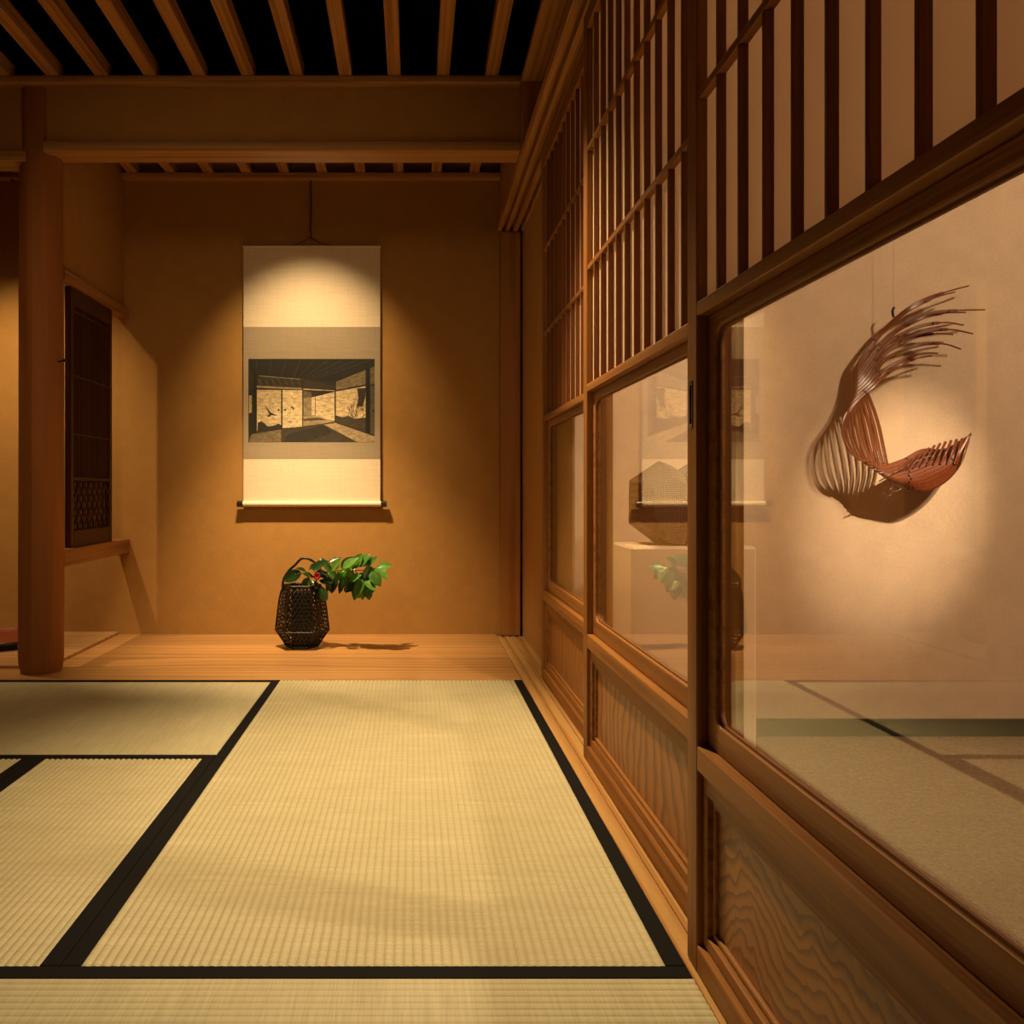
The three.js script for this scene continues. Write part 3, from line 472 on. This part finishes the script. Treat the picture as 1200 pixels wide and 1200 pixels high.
  for (let i = 0; i < 8; i++) { const q = new THREE.SphereGeometry(0.009, 10, 8); q.scale(0.8, 1.1, 0.5); q.rotateX(0.5); q.rotateZ(i * 0.785); q.translate(fc.x + 0.0075 * Math.cos(i * 0.785 + 1.57), fc.y + 0.0095 * Math.sin(i * 0.785 + 1.57), fc.z); bud.push(q); }
  part(b, 'red_bud', mergeGeometries(bud), M.red, 'deep red flower bud');
}

// ---------------------------------------------------------------- tray in the side alcove
{
  const at = V(-1.83, 0.0127, 3.73), o = thing('round_tray', 'round rust red tray with a black rim standing in the side alcove', 'tray', {}, at), L = (pts) => { const g = new THREE.LatheGeometry(pts.map((q) => new THREE.Vector2(...q)), 48); g.translate(at.x, at.y, at.z); return g; };
  part(o, 'body', L([[0, 0.0], [0.185, 0.0], [0.20, 0.004], [0.222, 0.034], [0.222, 0.037], [0.215, 0.037], [0.196, 0.014], [0, 0.013]]), M.lacquer, 'black lacquer body');
  part(o, 'inner_surface', metricUV(L([[0.2145, 0.0372], [0.196, 0.0205], [0.17, 0.017], [0, 0.0165]]), 0), M.trayTop, 'speckled rust red inside');
}

// ---------------------------------------------------------------- gallery beyond the glass doors
single('floor_gallery', box(0.44, 3.7, -0.16, -0.1, REAR - 0.3, 2.80, 0), M.carpet, 'beige brown carpet of the gallery beyond the glass doors', 'carpet', STRUCT);
single('wall_gallery_back', box(0.5265, 3.7, -0.1, 2.62, 2.71, 2.751, 0), M.gallery, 'cream gallery wall behind the hanging bamboo sculpture', 'wall', STRUCT);
single('wall_gallery_side', box(3.6, 3.7, -0.1, 2.62, REAR - 0.2, 2.71, 0), M.gallery, 'cream side wall of the gallery', 'wall', STRUCT);
single('wall_gallery_rear', box(0.531, 3.7, -0.1, 2.62, REAR - 0.3, REAR - 0.2, 0), M.gallery, 'cream rear wall of the gallery', 'wall', STRUCT);
single('ceiling_gallery', box(0.601, 3.7, 2.62, 2.70, REAR - 0.3, 2.80, 0), M.gallery, 'plain pale ceiling of the gallery', 'ceiling', STRUCT);
single('baseboard_gallery', box(0.53, 3.598, -0.099, -0.044, 2.698, 2.7095, 0.001), M.skirting, 'dark green baseboard below the cream gallery wall', 'baseboard', STRUCT);
single('plinth', box(0.603, 0.95, -0.0995, 0.543, 2.30, 2.52, 0.007), M.plinth, 'cream box plinth carrying the woven basket in the gallery', 'plinth');
{
  // faceted double lobed basket: outline from the photograph at the depth of the plinth, drawn in to a front and a back facet
  const d = 2.41, s = d / (976 * 4.8), cx = (794.2 - 484) * d / 976, half = [[0, 28], [-40, 0], [-108, -25 + 0], [-268, 82], [-270, 320], [-124, 430], [-42, 430], [0, 405]];
  const pts = [...half.map(([x, y]) => [x, y - 660 + 660]), ...half.slice(1, -1).reverse().map(([x, y]) => [-x, y])].map(([x, y]) => [cx + x * s, 0.547 + (430 - y) * s]);
  const mid = [cx, 0.66], rings = [[0.58, -0.085], [0.9, -0.055], [1, 0], [0.9, 0.055], [0.58, 0.085]], pos = [], idx = [], n = pts.length;
  for (const [k, dz] of rings) for (const [x, y] of pts) pos.push(mid[0] + (x - mid[0]) * mix(1, k, 0.8), mid[1] + (y - mid[1]) * (y < 0.56 ? 1 : k), -(d + dz));
  for (let r = 0; r < 4; r++) for (let i = 0; i < n; i++) { const a = r * n + i, b = r * n + (i + 1) % n; idx.push(a, a + n, b, b, a + n, b + n); }
  for (const r of [0, 4]) { const c = pos.length / 3; pos.push(mid[0], mid[1], -(d + rings[r][1] * 1.08)); for (let i = 0; i < n; i++) { const a = r * n + i, b = r * n + (i + 1) % n; r ? idx.push(c, b, a) : idx.push(c, a, b); } }
  let g = new THREE.BufferGeometry(); g.setAttribute('position', new THREE.Float32BufferAttribute(pos, 3)); g.setIndex(idx); g = g.toNonIndexed(); g.computeVertexNormals(); metricUV(g, 0);
  const o = thing('woven_basket', 'faceted brown woven basket with two lobes on the gallery plinth', 'basket', {}, V(cx, 0.5435, d));
  part(o, 'woven_body', g, M.basketBrown);
  pts.forEach(([x, y], i) => { const [x2, y2] = pts[(i + 1) % n]; part(o, 'edge_band', new THREE.TubeGeometry(new THREE.LineCurve3(V(x, y, d), V(x2, y2, d)), 1, 0.0026, 6), M.bambooTie); });
}

// ---------------------------------------------------------------- hanging bamboo sculpture
{
  const W = 2.71, o = thing('bamboo_sculpture', 'glossy red brown crescent of bamboo strips hanging on the gallery wall', 'sculpture', {}, PX(1050, 560, 2.55));
  // each station: front edge A and back edge B of the sheet of strips as [column, row, metres off the wall]
  const A = [[1024, 453, 0.075], [1004, 470, 0.09], [991, 489, 0.105], [988, 508, 0.115], [999, 532, 0.125], [1028, 547, 0.12], [1058, 540, 0.10], [1082, 528, 0.08], [1108, 527, 0.065], [1136, 510, 0.07]];
  const B = [[1007, 425, 0.055], [1003, 440, 0.05], [1015, 458, 0.035], [1028, 492, 0.026], [1039, 542, 0.045], [1046, 566, 0.105], [1075, 574, 0.12], [1102, 567, 0.105], [1124, 545, 0.09], [1138, 508, 0.075]];
  const tips = [[[1135, 335], [1106, 343], [1070, 358], [1036, 386]], [[1119, 342], [1098, 348], [1067, 362], [1034, 390]], [[1154, 363], [1120, 364], [1084, 369], [1044, 391]], [[1132, 366], [1106, 367], [1080, 373], [1042, 395]], [[1129, 381], [1108, 378], [1076, 383], [1041, 402]], [[1140, 391], [1112, 386], [1080, 390], [1041, 409]], [[1117, 392], [1098, 391], [1076, 394], [1039, 413]], [[1126, 409], [1106, 403], [1074, 405], [1037, 422]], [[1099, 414], [1082, 414], [1060, 421], [1036, 434]], [[1092, 417], [1074, 420], [1056, 427], [1036, 441]]];
  const N = tips.length, P3 = ([x, y, f]) => PX(x, y, W - f);
  const strand = (i) => {
    const s = 1 - i / (N - 1), pts = tips[i].map(([x, y], k) => P3([x, y, [0.05 + 0.02 * (i % 3), 0.07 + 0.015 * (i % 3), 0.085 + 0.01 * (i % 2), 0.08 - 0.02 * s][k]]));
    A.forEach((a, k) => { const b = B[k], bulge = (k > 2 && k < 9 ? 0.02 : 0.004) * Math.sin(Math.PI * s); pts.push(P3([mix(a[0], b[0], s) - bulge * 90 * (k < 5 ? 1 : 0), mix(a[1], b[1], s) + (k > 4 ? bulge * 100 : 0), mix(a[2], b[2], s) + (k > 4 ? bulge : -bulge * 0.5)])); });
    return new THREE.CatmullRomCurve3(pts, false, 'centripetal');
  };
  const curves = tips.map((_, i) => strand(i));
  for (let i = 0; i < N; i++) {
    const c = curves[i], n = 120, pos = [], idx = [], uv = [], lo = curves[Math.max(0, i - 1)], hi = curves[Math.min(N - 1, i + 1)], toEye = new THREE.Vector3(-0.35, 0, 1).normalize();
    for (let q = 0; q <= n; q++) {
      const t = q / n, u = c.getUtoTmapping(t), p = c.getPointAt(t), T = c.getTangentAt(t), flat = T.clone().cross(toEye).normalize(), sheet = hi.getPoint(u).sub(lo.getPoint(u)); sheet.addScaledVector(T, -sheet.dot(T)).normalize();
      if (sheet.dot(flat) < 0) sheet.negate();
      const S = flat.lerp(sheet, smooth(0.34, 0.5, t)).normalize(), Nn = S.clone().cross(T).normalize(), w = (0.0022 + 0.0030 * smooth(0.075, 0.085, t) + 0.0013 * smooth(0.22, 0.5, t)) * (1 - 0.35 * smooth(0.9, 1, t)), h = 0.0016;
      for (const [a, b] of [[-1, 0.4], [-0.5, 1], [0.5, 1], [1, 0.4], [1, -1], [-1, -1]]) { pos.push(...p.clone().addScaledVector(S, a * w).addScaledVector(Nn, b * h).toArray()); uv.push(t * 1.6 + i, a * 0.02 + i * 0.03); }
      if (q < n) for (let k = 0; k < 6; k++) { const e = q * 6, m = (k + 1) % 6; idx.push(e + k, e + m, e + 6 + k, e + m, e + 6 + m, e + 6 + k); }
    }
    const g = new THREE.BufferGeometry(); g.setAttribute('position', new THREE.Float32BufferAttribute(pos, 3)); g.setAttribute('uv', new THREE.Float32BufferAttribute(uv, 2)); g.setIndex(idx); const gg = g.toNonIndexed(); gg.computeVertexNormals();
    part(o, 'bamboo_strip', gg, M.bamboo);
    for (const t of [0.10, 0.19 + 0.01 * (i % 3), 0.29, 0.62, 0.75, 0.9]) { const p = c.getPointAt(t), T = c.getTangentAt(t), k = new THREE.TorusGeometry(0.0056, 0.001, 5, 12); k.scale(1, 0.6, 1.6); k.applyQuaternion(new THREE.Quaternion().setFromUnitVectors(new THREE.Vector3(0, 0, 1), T)); k.translate(p.x, p.y, p.z); part(o, 'binding', k, M.bambooTie); }
  }
  // slanting outer strips wound round the lower horn
  for (let i = 0; i < 13; i++) {
    const f = i / 12, a = [mix(1056, 1134, f), mix(545, 514, f) - 7 * Math.sin(f * 3.1), 0.09 - 0.02 * f], m = [a[0] - mix(12, 3, f), a[1] + mix(11, 13, f), 0.142 - 0.045 * f], e = [a[0] - mix(26, 8, f), a[1] + mix(19, 30, f), 0.135 - 0.03 * f];
    part(o, 'winding_strip', tube([a, m, e].map(P3), 0.0036 + 0.001 * f, 16, 6, (t) => 1 - 0.45 * t), M.bamboo);
  }
  const hx = 1047;
  part(o, 'hanging_hook', tube([PX(hx, 372, W - 0.07), PX(hx - 1, 364, W - 0.07), PX(hx + 1, 360, W - 0.07)], 0.004, 8, 6), M.blackMetal);
  part(o, 'hanging_wire', tube([PX(hx, 362, W - 0.07), V(PX(hx, 362, W - 0.07).x, 2.619, W - 0.07)], 0.0006, 4, 5), M.wire);
}

scene.traverse((o) => { if (o.isMesh) { o.castShadow = true; o.receiveShadow = true; } });
renderer.render(scene, camera);
